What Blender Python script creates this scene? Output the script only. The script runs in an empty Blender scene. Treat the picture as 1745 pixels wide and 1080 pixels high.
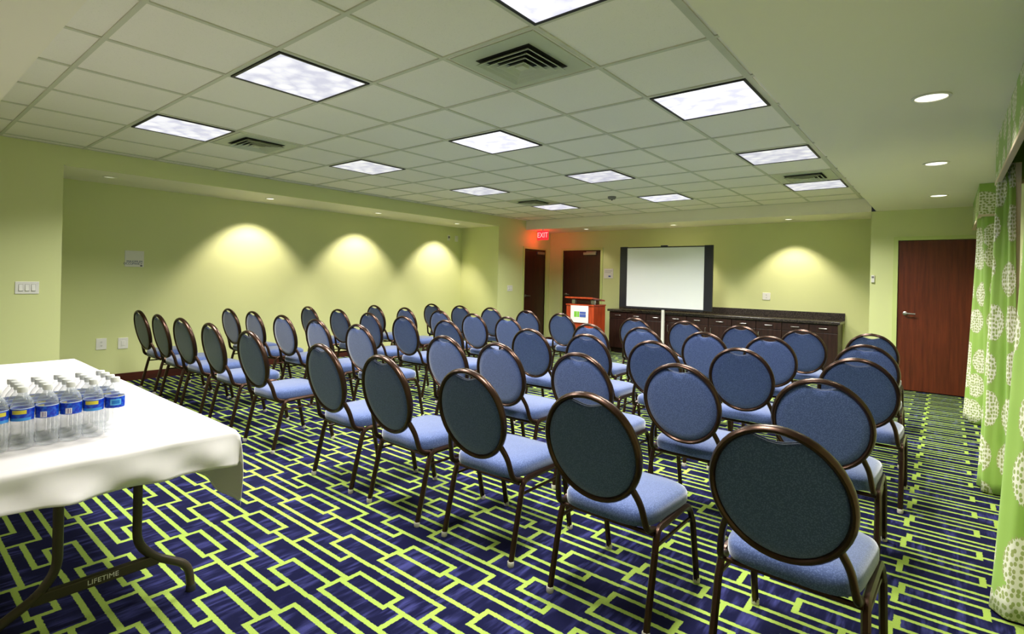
import bpy, math, random
from mathutils import Vector, Matrix, Quaternion
random.seed(7)
PI = math.pi
scene = bpy.context.scene
COL = scene.collection

# ------------------------------------------------------------------ mesh helpers
class MB:
    def __init__(self):
        self.v = []; self.f = []; self.uv = {}; self.mi = {}
    def add(self, verts, faces, mi=None):
        n = len(self.v); self.v += [tuple(p) for p in verts]
        for f in faces:
            if mi is not None: self.mi[len(self.f)] = mi
            self.f.append(tuple(i + n for i in f))
        return n
    def box(self, x0, y0, z0, x1, y1, z1, mi=None):
        if x0 > x1: x0, x1 = x1, x0
        if y0 > y1: y0, y1 = y1, y0
        if z0 > z1: z0, z1 = z1, z0
        v = [(x0,y0,z0),(x1,y0,z0),(x1,y1,z0),(x0,y1,z0),(x0,y0,z1),(x1,y0,z1),(x1,y1,z1),(x0,y1,z1)]
        self.add(v, [(0,3,2,1),(4,5,6,7),(0,1,5,4),(1,2,6,5),(2,3,7,6),(3,0,4,7)], mi)
    def quad(self, a, b, c, d):
        self.add([a,b,c,d], [(0,1,2,3)])
    def tube(self, pts, rx, ry=None, seg=10, closed=False, up=(0,0,1), cap=True, flute=0.0):
        pts = [Vector(p) for p in pts]; n = len(pts)
        ry = rx if ry is None else ry
        T = []
        for i in range(n):
            a = pts[(i-1) % n] if (closed or i > 0) else pts[i]
            b = pts[(i+1) % n] if (closed or i < n-1) else pts[i]
            T.append((b - a).normalized())
        N = Vector(up); N = (N - T[0]*N.dot(T[0]))
        if N.length < 1e-4: N = Vector((1,0,0)); N = N - T[0]*N.dot(T[0])
        N.normalize()
        base = len(self.v); rings = []
        for i in range(n):
            if i:
                q = T[i-1].rotation_difference(T[i]); N = q @ N
                N = (N - T[i]*N.dot(T[i])).normalized()
            B = T[i].cross(N)
            k = i
            ra = rx[k] if isinstance(rx, (list, tuple)) else rx
            rb = ry[k] if isinstance(ry, (list, tuple)) else ry
            ring = []
            for s in range(seg):
                a = 2*PI*s/seg
                m = 1 + flute*math.cos(a*6)
                ring.append(len(self.v)); self.v.append(tuple(pts[i] + N*(math.cos(a)*ra*m) + B*(math.sin(a)*rb*m)))
            rings.append(ring)
        for i in range(n if closed else n-1):
            r0, r1 = rings[i], rings[(i+1) % n]
            for s in range(seg):
                self.f.append((r0[s], r0[(s+1) % seg], r1[(s+1) % seg], r1[s]))
        if cap and not closed:
            self.f.append(tuple(reversed(rings[0]))); self.f.append(tuple(rings[-1]))
    def lathe(self, prof, seg=20, c=(0,0,0), axis='z'):
        rings = []
        for r, z in prof:
            ring = []
            for s in range(seg):
                a = 2*PI*s/seg; p = (r*math.cos(a), r*math.sin(a), z)
                if axis == 'y': p = (p[0], p[2], p[1])
                if axis == 'x': p = (p[2], p[0], p[1])
                ring.append(len(self.v)); self.v.append((c[0]+p[0], c[1]+p[1], c[2]+p[2]))
            rings.append(ring)
        for a, b in zip(rings, rings[1:]):
            for s in range(seg):
                self.f.append((a[s], a[(s+1) % seg], b[(s+1) % seg], b[s]))
        self.f.append(tuple(reversed(rings[0]))); self.f.append(tuple(rings[-1]))
    def build(self, name, mat, parent=None, smooth=False, bevel=0, bseg=2, loc=None):
        me = bpy.data.meshes.new(name)
        me.from_pydata(self.v, [], self.f); me.update()
        o = bpy.data.objects.new(name, me); COL.objects.link(o)
        for m in (mat if isinstance(mat, (list, tuple)) else [mat]): me.materials.append(m)
        for k, i in self.mi.items(): me.polygons[k].material_index = i
        import bmesh
        bm = bmesh.new(); bm.from_mesh(me); bmesh.ops.recalc_face_normals(bm, faces=bm.faces); bm.to_mesh(me); bm.free()
        if smooth:
            for p in me.polygons: p.use_smooth = True
            try: me.set_sharp_from_angle(angle=math.radians(42))
            except Exception: pass
        if bevel:
            b = o.modifiers.new('bevel', 'BEVEL'); b.width = bevel; b.segments = bseg; b.limit_method = 'ANGLE'
        if parent is not None: o.parent = parent
        if loc: o.location = loc
        return o

def tag(o, label, cat, group=None):
    o['label'] = label; o['category'] = cat
    if group: o['group'] = group
    return o
def thing(name, label, cat, loc=(0,0,0), rz=0.0, group=None):
    o = bpy.data.objects.new(name, None); COL.objects.link(o)
    o.location = loc; o.rotation_euler = (0, 0, rz); o.empty_display_size = .05
    return tag(o, label, cat, group)
def struct(name, mb, mat, parent=None, **k):
    o = mb.build(name, mat, parent, **k)
    o['kind'] = 'structure'
    return o
def box_struct(name, b, mat):
    m = MB(); m.box(*b); return struct(name, m, mat)
def clone(root, loc=None, rz=None, label=None, group=None):
    r = root.copy(); COL.objects.link(r)
    if loc is not None: r.location = loc
    if rz is not None: r.rotation_euler = (0, 0, rz)
    if label: r['label'] = label
    if group: r['group'] = group
    for ch in root.children:
        c = ch.copy(); COL.objects.link(c); c.parent = r
        for g in ch.children:
            d = g.copy(); COL.objects.link(d); d.parent = c
    return r
def text(name, s, size, mat, parent, loc, rot, depth=.0015, align='CENTER', sx=1.0):
    cu = bpy.data.curves.new(name, 'FONT'); cu.body = s; cu.size = size; cu.extrude = depth
    cu.align_x = align; cu.align_y = 'CENTER'
    t = bpy.data.objects.new(name + '_tmp', cu); COL.objects.link(t)
    dg = bpy.context.evaluated_depsgraph_get(); dg.update()
    me = bpy.data.meshes.new_from_object(t.evaluated_get(dg))
    bpy.data.objects.remove(t)
    o = bpy.data.objects.new(name, me); COL.objects.link(o)
    me.materials.clear(); me.materials.append(mat)
    o.parent = parent; o.location = loc; o.rotation_euler = rot; o.scale = (sx, 1, 1)
    return o
def arc(pts, rad, n=5):
    """polyline with rounded corners"""
    P = [Vector(p) for p in pts]; out = [P[0]]
    for i in range(1, len(P)-1):
        a, b, c = P[i-1], P[i], P[i+1]
        r = rad[i-1] if isinstance(rad, (list, tuple)) else rad
        d1 = (a-b); d2 = (c-b)
        r = min(r, d1.length*.48, d2.length*.48)
        p, q = b + d1.normalized()*r, b + d2.normalized()*r
        for k in range(n+1):
            t = k/n; out.append(p*(1-t)**2 + b*2*t*(1-t) + q*t*t)
    out.append(P[-1]); return out

# ------------------------------------------------------------------ materials
def lin(c):
    return tuple(((x/255)/12.92 if x/255 <= .04045 else ((x/255+.055)/1.055)**2.4) for x in c) + (1,)
class NT:
    def __init__(self, name):
        self.m = bpy.data.materials.new(name); self.m.use_nodes = True
        self.t = self.m.node_tree; self.n = self.t.nodes; self.b = self.n['Principled BSDF']
    def new(self, typ, **k):
        x = self.n.new(typ)
        for a, v in k.items(): setattr(x, a, v)
        return x
    def put(self, sock, v):
        if hasattr(v, 'is_linked') or hasattr(v, 'links'): self.t.links.new(v, sock)
        else: sock.default_value = v
    def math(self, op, a, b=None, c=None, clamp=False):
        x = self.new('ShaderNodeMath', operation=op); x.use_clamp = clamp
        self.put(x.inputs[0], a)
        if b is not None: self.put(x.inputs[1], b)
        if c is not None: self.put(x.inputs[2], c)
        return x.outputs[0]
    def mix(self, f, a, b):
        x = self.new('ShaderNodeMix', data_type='RGBA')
        self.put(x.inputs[0], f); self.put(x.inputs[6], a); self.put(x.inputs[7], b)
        return x.outputs[2]
    def noise(self, vec, scale, detail=2, rough=.5):
        x = self.new('ShaderNodeTexNoise'); x.inputs['Scale'].default_value = scale
        x.inputs['Detail'].default_value = detail; x.inputs['Roughness'].default_value = rough
        if vec is not None: self.put(x.inputs['Vector'], vec)
        return x.outputs['Fac']
    def ramp(self, f, stops):
        x = self.new('ShaderNodeValToRGB'); self.put(x.inputs[0], f); e = x.color_ramp.elements
        while len(e) < len(stops): e.new(.5)
        for el, (p, c) in zip(e, stops): el.position = p; el.color = c
        return x.outputs[0]
    def coord(self, which='Object'):
        return self.new('ShaderNodeTexCoord').outputs[which]
    def scale(self, vec, s):
        x = self.new('ShaderNodeVectorMath', operation='MULTIPLY'); self.put(x.inputs[0], vec); x.inputs[1].default_value = s
        return x.outputs[0]
    def bump(self, h, strength=.2, dist=.002):
        x = self.new('ShaderNodeBump'); x.inputs['Strength'].default_value = strength; x.inputs['Distance'].default_value = dist
        self.put(x.inputs['Height'], h); self.t.links.new(x.outputs[0], self.b.inputs['Normal'])
    def set(self, color=None, rough=None, metal=None, **k):
        if color is not None: self.put(self.b.inputs['Base Color'], color)
        if rough is not None: self.put(self.b.inputs['Roughness'], rough)
        if metal is not None: self.b.inputs['Metallic'].default_value = metal
        for a, v in k.items(): self.put(self.b.inputs[a.replace('_', ' ')], v)
        return self.m
def plain(name, rgb, rough=.6, metal=0, var=.06, scale=6, **k):
    t = NT(name); c = lin(rgb)
    lo = tuple(x*(1-var) for x in c[:3]) + (1,); hi = tuple(min(1, x*(1+var)) for x in c[:3]) + (1,)
    f = t.noise(t.coord(), scale, 3)
    return t.set(t.mix(f, lo, hi), rough, metal, **k)
def wood(name, dark, light, rough=.35, axis=2, scale=1.0):
    t = NT(name); s = [14*scale, 14*scale, 14*scale]; s[axis] = .9*scale
    v = t.scale(t.coord(), tuple(s)); f = t.noise(v, 2.2, 6, .62)
    c = t.ramp(f, [(.32, lin(dark)), (.68, lin(light))])
    t.bump(f, .05); return t.set(c, rough)

def wall_mat(name, rgb):
    t = NT(name); co = t.coord(); f = t.noise(co, 1.3, 2); c = lin(rgb)
    lo = tuple(x*.96 for x in c[:3]) + (1,)
    t.bump(t.noise(co, 260, 2), .06, .001)
    return t.set(t.mix(f, lo, c), .55)
M = {}
M['wall'] = wall_mat('green_wall_paint', (217, 222, 160))
M['frame_green'] = wall_mat('green_door_frame_paint', (206, 218, 140))
M['beige_wall'] = wall_mat('beige_wall_paint', (214, 204, 188))
M['soffit'] = wall_mat('cream_ceiling_paint', (247, 240, 222))
def tile_mat():
    t = NT('mineral_ceiling_tile'); co = t.coord()
    f = t.noise(co, 180, 3, .7); g = t.noise(co, 1.2, 1)
    c = t.mix(g, lin((243, 236, 226)), lin((249, 243, 234)))
    c = t.mix(t.ramp(f, [(.30, (1,1,1,1)), (.40, (0,0,0,1))]), c, lin((222, 220, 204)))
    t.bump(f, .15, .001); return t.set(c, .85)
M['tile'] = tile_mat()
M['tbar'] = plain('shaded_grid_enamel', (206, 205, 186), .5)  # greyer than the tiles: shadow along the bars put into their colour

def carpet_mat():
    t = NT('patterned_carpet'); geo = t.new('ShaderNodeNewGeometry').outputs['Position']
    sep = t.new('ShaderNodeSeparateXYZ'); t.put(sep.inputs[0], geo)
    wob = t.math('MULTIPLY', t.math('SUBTRACT', t.noise(geo, 70, 2), .5), .009)
    wob2 = t.math('MULTIPLY', t.math('SUBTRACT', t.noise(t.scale(geo, (1, 1.37, 1)), 83, 2), .5), .009)
    PX, PY = .95, .32
    x = t.math('ADD', t.math('ADD', sep.outputs[0], 2.99), wob)
    y = t.math('ADD', sep.outputs[1], wob2)
    u = t.math('MULTIPLY', t.math('FRACT', t.math('DIVIDE', x, PX)), PX)
    v = t.math('MULTIPLY', t.math('FRACT', t.math('DIVIDE', y, PY)), PY)
    hx, hy = .0125, .0112
    H = [(.04, 0, .62), (.20, .63, .95), (.355, 0, .295), (.44, .295, .95), (.64, 0, .295), (.65, .475, .80), (.85, .63, .95), (.86, 0, .475)]
    V = [(.010, .355, .64), (-.010, .04, .37), (.960, .355, .64), (.940, .04, .37), (.295, .355, .64), (.39, .04, .44), (.475, .44, .86), (.63, .85, 1.0), (.63, 0, .20), (.80, .65, .85)]
    mask = None
    def rect(u0, u1, v0, v1):
        cu, hu, cv, hv = (u0+u1)/2, (u1-u0)/2, (v0+v1)/2, (v1-v0)/2
        a = t.math('SUBTRACT', hu, t.math('ABSOLUTE', t.math('SUBTRACT', u, cu)))
        b = t.math('SUBTRACT', hv, t.math('ABSOLUTE', t.math('SUBTRACT', v, cv)))
        return t.math('MINIMUM', a, b)
    for w, a, b in H:
        r = rect(a-hx, b+hx, w*PY-hy, w*PY+hy); mask = r if mask is None else t.math('MAXIMUM', mask, r)
    for w, a, b in V:
        r = rect(w-hx, w+hx, a*PY-hy*(a > 0), b*PY+hy*(b < 1)); mask = t.math('MAXIMUM', mask, r)
    m = t.math('MULTIPLY_ADD', mask, 500, .5, clamp=True)
    # navy ground with lighter woven streaks across
    st = t.noise(t.scale(geo, (34, 5, 1)), 1.0, 2, .6)
    pat = t.noise(t.scale(geo, (9, 4.5, 1)), 1.0, 1)
    k = t.math('MULTIPLY', t.ramp(st, [(.45, (0,0,0,1)), (.66, (1,1,1,1))]), t.ramp(pat, [(.42, (0,0,0,1)), (.6, (1,1,1,1))]))
    fib = t.noise(geo, 420, 2, .8)
    navy = t.mix(k, lin((16, 18, 56)), lin((64, 66, 126)))
    navy = t.mix(t.ramp(fib, [(.35, (0,0,0,1)), (.75, (1,1,1,1))]), t.mix(.55, navy, lin((9, 9, 28))), navy)
    lime = t.mix(t.ramp(fib, [(.3, (0,0,0,1)), (.7, (1,1,1,1))]), lin((116, 144, 38)), lin((174, 194, 100)))
    t.bump(fib, .5, .004)
    return t.set(t.mix(m, navy, lime), .95, Specular_IOR_Level=.1)
M['carpet'] = carpet_mat()

def fabric_mat():
    t = NT('blue_woven_fabric'); co = t.coord()
    x = t.new('ShaderNodeTexVoronoi'); t.put(x.inputs['Vector'], co); x.inputs['Scale'].default_value = 190
    f = t.noise(co, 300, 2)
    c = t.mix(t.ramp(x.outputs['Distance'], [(.2, (1,1,1,1)), (.55, (0,0,0,1))]), lin((58, 75, 119)), lin((84, 101, 148)))
    t.bump(f, .25, .0015)
    return t.set(c, .75, Sheen_Weight=.8, Sheen_Roughness=.4, Specular_IOR_Level=.3)
M['fabric'] = fabric_mat()
M['bronze'] = plain('dark_bronze_tube', (62, 43, 33), .28, .8, .15, 20)
M['glide'] = plain('clear_grey_glide', (190, 186, 172), .3)
M['chrome'] = plain('satin_chrome', (176, 174, 170), .34, 1)
M['doorwood'] = wood('red_brown_door_veneer', (82, 32, 14), (112, 48, 24), .38)
M['doorwood_dark'] = wood('dark_brown_door_veneer', (46, 14, 8), (66, 24, 14), .38)
M['baseboard'] = wood('mahogany_baseboard', (52, 18, 14), (80, 32, 24), .35, axis=1)
M['cherry'] = wood('cherry_lectern_veneer', (140, 46, 20), (190, 74, 36), .3)
M['espresso'] = wood('espresso_cabinet_veneer', (34, 18, 16), (62, 36, 30), .35)
M['white_plastic'] = plain('white_plastic', (232, 230, 224), .4, var=.02)
M['grey_plastic'] = plain('grey_plastic', (120, 118, 116), .4)
M['black_plastic'] = plain('black_bezel_plastic', (38, 38, 44), .35)
M['dark'] = plain('dark_recess', (18, 18, 18), .8)
M['board'] = plain('white_board_surface', (246, 248, 250), .3, var=.01)
M['blue_ink'] = plain('blue_sign_print', (40, 70, 120), .5)
M['green_ink'] = plain('green_sign_print', (120, 185, 60), .5)
M['navy_ink'] = plain('navy_sign_print', (70, 90, 165), .5)
M['ink'] = plain('dark_print', (40, 50, 60), .5)
def granite():
    t = NT('dark_granite_laminate'); co = t.coord()
    f = t.noise(co, 90, 5, .75)
    return t.set(t.ramp(f, [(.38, lin((24, 20, 18))), (.58, lin((70, 62, 54))), (.72, lin((140, 128, 112)))]), .25)
M['granite'] = granite()
def cloth():
    t = NT('white_table_linen'); co = t.coord(); f = t.noise(co, 500, 2); g = t.noise(co, 5, 3)
    t.bump(t.math('ADD', t.math('MULTIPLY', f, .1), g), .18, .006)
    return t.set(t.mix(g, lin((226, 221, 220)), lin((234, 230, 230))), .8, Sheen_Weight=.2)
M['cloth'] = cloth()
M['tabletop'] = plain('grey_folding_tabletop', (200, 196, 186), .5)
M['table_steel'] = plain('dark_bronze_table_steel', (70, 62, 48), .4, .4)
def emis(name, rgb, s):
    t = NT(name); t.set(lin(rgb), .5); t.put(t.b.inputs['Emission Color'], lin(rgb)); t.b.inputs['Emission Strength'].default_value = s
    return t.m
def diffuser(name, s, contrast):
    t = NT(name); co = t.coord(); sep = t.new('ShaderNodeSeparateXYZ'); t.put(sep.inputs[0], co)
    # prismatic louver cells glowing unevenly
    x = t.new('ShaderNodeTexVoronoi'); t.put(x.inputs['Vector'], t.scale(co, (9, 9, 1))); x.inputs['Scale'].default_value = 1.0
    f = t.noise(co, 9, 3, .6)
    k = t.math('ADD', t.math('MULTIPLY', x.outputs['Distance'], .6), t.math('MULTIPLY', f, .6))
    c = t.ramp(k, [(.35, (1, 1, 1, 1)), (.75, tuple(1-contrast*q for q in (1, 1, .72)) + (1,))])
    t.set(lin((90, 90, 96)), .5); t.put(t.b.inputs['Emission Color'], c); t.b.inputs['Emission Strength'].default_value = s
    return t.m
M['diff_bright'] = diffuser('bright_prismatic_diffuser', 1.25, .40)
M['diff_dim'] = diffuser('prismatic_diffuser', .84, .40)
M['diff_lit'] = diffuser('lit_prismatic_diffuser', .98, .40)
M['black_frame'] = plain('black_edge_trim', (22, 18, 20), .5)  # black edge around the light panels
M['lamp'] = emis('warm_lamp_lens', (255, 250, 232), 2.0)
M['lamp_dim'] = emis('unlit_lens_faint_glow', (240, 240, 215), .35)  # faint glow put into the lens of the switched-off downlight
M['can'] = plain('white_can_trim', (226, 222, 204), .4)
M['exit'] = emis('red_exit_panel', (255, 36, 48), 1.3)
M['exit_letter'] = emis('pale_red_exit_letters', (255, 150, 150), 1.6)
M['vent'] = plain('vent_enamel', (196, 200, 178), .45)

def curtain_mat():
    t = NT('green_medallion_curtain'); uv = t.coord('UV')
    big = t.new('ShaderNodeTexVoronoi', voronoi_dimensions='2D'); t.put(big.inputs['Vector'], uv)
    big.inputs['Scale'].default_value = 3.3; big.inputs['Randomness'].default_value = .45
    sm = t.new('ShaderNodeTexVoronoi', voronoi_dimensions='2D'); t.put(sm.inputs['Vector'], uv)
    sm.inputs['Scale'].default_value = 38; sm.inputs['Randomness'].default_value = .55
    edge = t.math('ADD', big.outputs['Distance'], t.math('MULTIPLY', sm.outputs['Distance'], .10))
    disc = t.math('LESS_THAN', edge, .44)
    hole = t.math('LESS_THAN', sm.outputs['Distance'], .36)
    holec = t.mix(t.noise(uv, 2.5, 1), lin((150, 178, 84)), lin((176, 176, 120)))
    green = t.mix(t.noise(uv, 3, 2), lin((136, 178, 68)), lin((168, 200, 98)))
    med = t.mix(hole, lin((236, 236, 214)), holec)
    t.bump(t.noise(uv, 600, 2), .1, .001)
    return t.set(t.mix(disc, green, med), .6, Sheen_Weight=.15)
M['curtain'] = curtain_mat()
M['lining'] = plain('pale_curtain_lining', (226, 208, 180), .7)
M['jamb'] = plain('beige_window_jamb', (206, 186, 158), .5)
def glass():
    t = NT('night_window_glass'); return t.set(lin((30, 22, 16)), .05, Specular_IOR_Level=.6)
M['glass'] = glass()
def pet():
    t = NT('clear_bottle_plastic'); t.m.blend_method = 'BLEND' if hasattr(t.m, 'blend_method') else None
    lw = t.new('ShaderNodeLayerWeight'); lw.inputs[0].default_value = .35
    a = t.math('MULTIPLY_ADD', lw.outputs['Facing'], .5, .10)
    t.bump(t.noise(t.coord(), 60, 2), .3, .003)
    return t.set(lin((222, 228, 232)), .08, Alpha=a)
M['pet'] = pet()
M['cap'] = plain('frosted_white_cap', (226, 226, 224), .45, var=.02)
def label_mat():
    t = NT('blue_bottle_label'); co = t.coord(); sep = t.new('ShaderNodeSeparateXYZ'); t.put(sep.inputs[0], co)
    a = t.math('ARCTAN2', sep.outputs[1], sep.outputs[0]); z = sep.outputs[2]
    def rect(a0, a1, z0, z1):
        p = t.math('LESS_THAN', t.math('ABSOLUTE', t.math('SUBTRACT', a, (a0+a1)/2)), (a1-a0)/2)
        q = t.math('LESS_THAN', t.math('ABSOLUTE', t.math('SUBTRACT', z, (z0+z1)/2)), (z1-z0)/2)
        return t.math('MULTIPLY', p, q)
    n = t.noise(co, 90, 2)
    c = t.mix(t.ramp(n, [(.45, (0,0,0,1)), (.65, (1,1,1,1))]), lin((14, 44, 176)), lin((30, 96, 206)))
    c = t.mix(rect(-1.0, 1.0, .098, .108), c, lin((60, 140, 215)))
    c = t.mix(rect(-.75, .55, .121, .134), c, lin((214, 200, 60)))
    c = t.mix(rect(1.5, 2.1, .100, .120), c, lin((226, 222, 230)))
    c = t.mix(rect(1.72, 1.80, .102, .118), c, lin((90, 60, 140)))
    c = t.mix(rect(1.92, 1.98, .102, .118), c, lin((90, 60, 140)))
    c = t.mix(rect(-2.7, -1.6, .108, .130), c, lin((90, 176, 222)))
    c = t.mix(rect(-2.55, -1.75, .112, .126), c, lin((30, 110, 190)))
    c = t.mix(t.math('GREATER_THAN', z, .1375), c, lin((206, 220, 245)))
    return t.set(c, .3)
M['label'] = label_mat()

# ------------------------------------------------------------------ room shell
HC, HS = 2.58, 2.39
XL, XN, XR = -6.72, -7.72, .40        # left wall, niche back, window wall
YH, YB, YF = 8.88, 9.78, -1.0         # header plane, back wall, wall behind the camera
N0, N1 = 1.28, 8.0                    # niche
XS, YS = -.745, .545                  # soffit edges
XD = -.80                             # left end of the wall with the service door
W = .12
m = MB(); m.box(XN-.1, YF-.1, -.05, XR+.1, YB+.1, 0); struct('floor', m, M['carpet'])
box_struct('ceiling', (XL-.05, YS-.05, HC, XS+.06, YH+.02, HC+.05), M['tile'])
# dropped drywall border: right, near, back header, niche lid
m = MB()
m.box(XS, YF, HS, XR, YH+.0, HC+.06); m.box(XL, YF, HS, XS, YS, HC+.06)
m.box(XL, YH, HS, XD+.0, YB, HC+.06)
struct('ceiling', m, M['soffit']).name = 'ceiling_border'
box_struct('ceiling_niche', (XN, N0, HS, XL-.03, N1, HS+.08), M['soffit'])
m = MB()   # left wall with the niche opening
m.box(XL-W, YF, 0, XL, N0, HC+.06); m.box(XL-.03, N0, HS, XL, N1, HC+.06)
D1a, D1b, DH = 8.84, 9.60, 2.0
m.box(XL-W, N1, 0, XL, D1a, HC+.06); m.box(XL-W, D1b, 0, XL, YB, HC+.06); m.box(XL-W, D1a, DH, XL, D1b, HC+.06)
struct('wall_left', m, M['wall'])
m = MB(); m.box(XN-W, N0-.05, 0, XN, N1+.05, HS+.08)
m.box(XN, N1, 0, XL-W, N1+.05, HS+.08); m.box(XN, N0-.05, 0, XL-W, N0, HS+.08)
struct('wall_niche', m, M['wall'])
m = MB(); m.box(XL, YB, 0, -6.37, YB+W, HC); m.box(-6.37, YB, DH, -5.46, YB+W, HC); m.box(-5.46, YB, 0, XD, YB+W, HC)
struct('wall_back', m, M['wall'])
DX0, DX1 = -.495, .385
m = MB(); m.box(XD, YH, 0, DX0, YB, HS); m.box(DX0, YH, 1.985, DX1, YB, HS); m.box(DX1, YH, 0, XR, YB, HS)
struct('wall_service', m, M['wall'])
WY0, WY1, WZ0, WZ1 = 3.25, 4.74, .5, 2.06
VY0, VY1 = 7.5, 8.2
m = MB()
m.box(XR, YF, 0, XR+W, WY0, HC); m.box(XR, WY0, 0, XR+W, WY1, WZ0); m.box(XR, WY0, WZ1, XR+W, WY1, HC)
m.box(XR, WY1, 0, XR+W, VY0, HC); m.box(XR, VY0, 0, XR+W, VY1, WZ0); m.box(XR, VY0, WZ1, XR+W, VY1, HC); m.box(XR, VY1, 0, XR+W, YB, HC)
struct('wall_right', m, M['wall'])
box_struct('wall_front', (XL-W, YF-W, 0, XR+W, YF, HC), M['beige_wall'])
for n, (a, b) in enumerate(((WY0, WY1), (VY0, VY1)), 1):
    m = MB(); t = .05
    m.box(XR-.015, a-t, WZ0-t, XR+.06, a+t*.4, WZ1+t); m.box(XR-.015, b-t*.4, WZ0-t, XR+.06, b+t, WZ1+t)
    m.box(XR-.015, a+t*.4, WZ1-t*.4, XR+.06, b-t*.4, WZ1+t); m.box(XR-.015, a+t*.4, WZ0-t, XR+.06, b-t*.4, WZ0+t*.4)
    m.box(XR+.02, (a+b)/2-.02, WZ0, XR+.055, (a+b)/2+.02, WZ1)
    fr = struct('window_%d' % n, m, M['jamb'])
    m = MB(); m.box(XR+.06, a, WZ0, XR+.07, b, WZ1); m.build('pane', M['glass'], fr)
# baseboards
bh = .10
box_struct('baseboard_niche', (XN, N0, 0, XN+.016, N1, bh), M['baseboard'])
m = MB(); m.box(XL, YF, 0, XL+.016, N0, bh); m.box(XL, N1, 0, XL+.016, 8.79, bh); m.box(XL, 9.65, 0, XL+.016, YB, bh)
struct('baseboard_left', m, M['baseboard'])
m = MB(); m.box(XL+.016, YB-.016, 0, -6.42, YB, bh); m.box(-5.41, YB-.016, 0, -5.0, YB, bh); m.box(-1.19, YB-.016, 0, XD-.016, YB, bh)
struct('baseboard_back', m, M['baseboard'])
m = MB(); m.box(XD, YH-.016, 0, DX0-.05, YH, bh); m.box(XD-.016, YH, 0, XD, YB, bh)
struct('baseboard_service', m, M['baseboard'])
box_struct('baseboard_right', (XR-.016, YF, 0, XR, YH, bh), M['baseboard'])
# ceiling grid bars
T = .629
def GX(j): return -(j+4.4518)*T
def GY(i): return (i+1.2844)*T
m = MB(); hb = .0125
for j in range(-3, 7):
    x = GX(j)
    if x > XL: m.box(x-hb*(1.5 if j == -3 else 1), YS, HC-.007, x+hb*(1.5 if j == -3 else 1), YH, HC+.001)
for i in range(0, 13):
    y = GY(i)
    if YS < y < YH: m.box(XL, y-hb, HC-.0075, XS, y+hb, HC+.001)
m.box(XL, YS, HC-.006, XL+.022, YH, HC+.001); m.box(XL, YH-.022, HC-.006, XS, YH, HC+.001)
struct('trim_1', m, M['tbar'])

# ------------------------------------------------------------------ doors
def lever(parent, x, y, z, side, nx=0, ny=-1):
    """rose and lever; leaf faces ny (or nx); side = direction the lever points"""
    m = MB()
    if ny:
        m.lathe([(.026, 0), (.026, .008), (.014, .014), (.012, .05)], 14, (0, 0, 0), 'y')
        if ny < 0: m.v = [(a, -b, c) for a, b, c in m.v]
        m.tube(arc([(0, ny*.045, 0), (side*.02, ny*.05, 0), (side*.11, ny*.05, -.004)], .015), .010, .008, 8)
    else:
        m.lathe([(.026, 0), (.026, .008), (.014, .014), (.012, .05)], 14, (0, 0, 0), 'x')
        m.tube(arc([(.045, 0, 0), (.05, side*.02, 0), (.05, side*.11, -.004)], .015), .010, .008, 8)
    return m.build('door_handle', M['chrome'], parent, smooth=True, loc=(x, y, z))
def frame_x(name, x0, x1, y, h, mat):      # casing on a wall facing -y
    m = MB(); c = .05
    m.box(x0-c, y-.014, 0, x0, y+.09, h+c); m.box(x1, y-.014, 0, x1+c, y+.09, h+c); m.box(x0, y-.014, h, x1, y+.09, h+c)
    return m
m = MB(); m.box(DX0+.004, YH+.012, .012, DX1-.004, YH+.055, 1.98)
d = struct('door_1', m, M['doorwood']); lever(d, DX0+.085, YH+.012, 1.02, 1)
struct('trim_2', frame_x('', DX0, DX1, YH, 1.985, None), M['frame_green'])
m = MB(); m.box(-6.365, YB+.012, .012, -5.465, YB+.055, 1.995)
d = struct('door_2', m, M['doorwood_dark']); lever(d, -6.29, YB+.012, 1.06, 1)
m = MB(); m.box(-5.86, YB-.03, 1.90, -5.56, YB+.012, 1.955); m.box(-5.80, YB-.012, 1.955, -5.56, YB+.006, 1.975)
m.build('door_closer', M['chrome'], d, bevel=.004)
struct('trim_3', frame_x('', -6.37, -5.46, YB, 2.0, None), M['frame_green'])
m = MB(); m.box(XL-.055, D1a+.005, .012, XL-.012, D1b-.005, 1.995)
d = struct('door_3', m, M['doorwood_dark']); lever(d, XL-.012, D1a+.08, 1.02, 1, 1, 0)
m = MB(); m.box(XL-.012, 9.27, 1.90, XL+.03, 9.54, 1.955); m.build('door_closer', M['chrome'], d, bevel=.004)
m = MB(); c = .045
m.box(XL-.09, D1a-c, 0, XL+.014, D1a, DH+c); m.box(XL-.09, D1b, 0, XL+.014, D1b+c, DH+c); m.box(XL-.09, D1a, DH, XL+.014, D1b, DH+c)
struct('trim_4', m, M['frame_green'])

# ------------------------------------------------------------------ ceiling lights
def area(name, loc, size, power, color=(1, 1, 1), spread=PI):
    l = bpy.data.lights.new(name, 'AREA'); l.shape = 'SQUARE'; l.size = size; l.energy = power; l.color = color; l.spread = spread
    o = bpy.data.objects.new(name, l); COL.objects.link(o); o.location = loc
    return o
def spot(name, loc, power, cone, blend, color, rad=.03, aim=None):
    l = bpy.data.lights.new(name, 'SPOT'); l.energy = power; l.spot_size = math.radians(cone); l.spot_blend = blend
    l.color = color; l.shadow_soft_size = rad
    o = bpy.data.objects.new(name, l); COL.objects.link(o); o.location = loc
    if aim: o.rotation_euler = (Vector(aim)-Vector(loc)).to_track_quat('-Z', 'Y').to_euler()
    return o
PANEL_W = 50.0
rown = {1: 'nearest row', 4: 'second row', 7: 'third row', 10: 'farthest row'}
coln = {-2: 'right column', 1: 'middle column', 4: 'left column'}
looks = {(1, -2): 'bright', (1, 1): 'lit', (1, 4): 'lit', (4, -2): 'bright', (4, 1): 'bright', (10, 1): 'lit', (10, 4): 'lit'}
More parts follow.
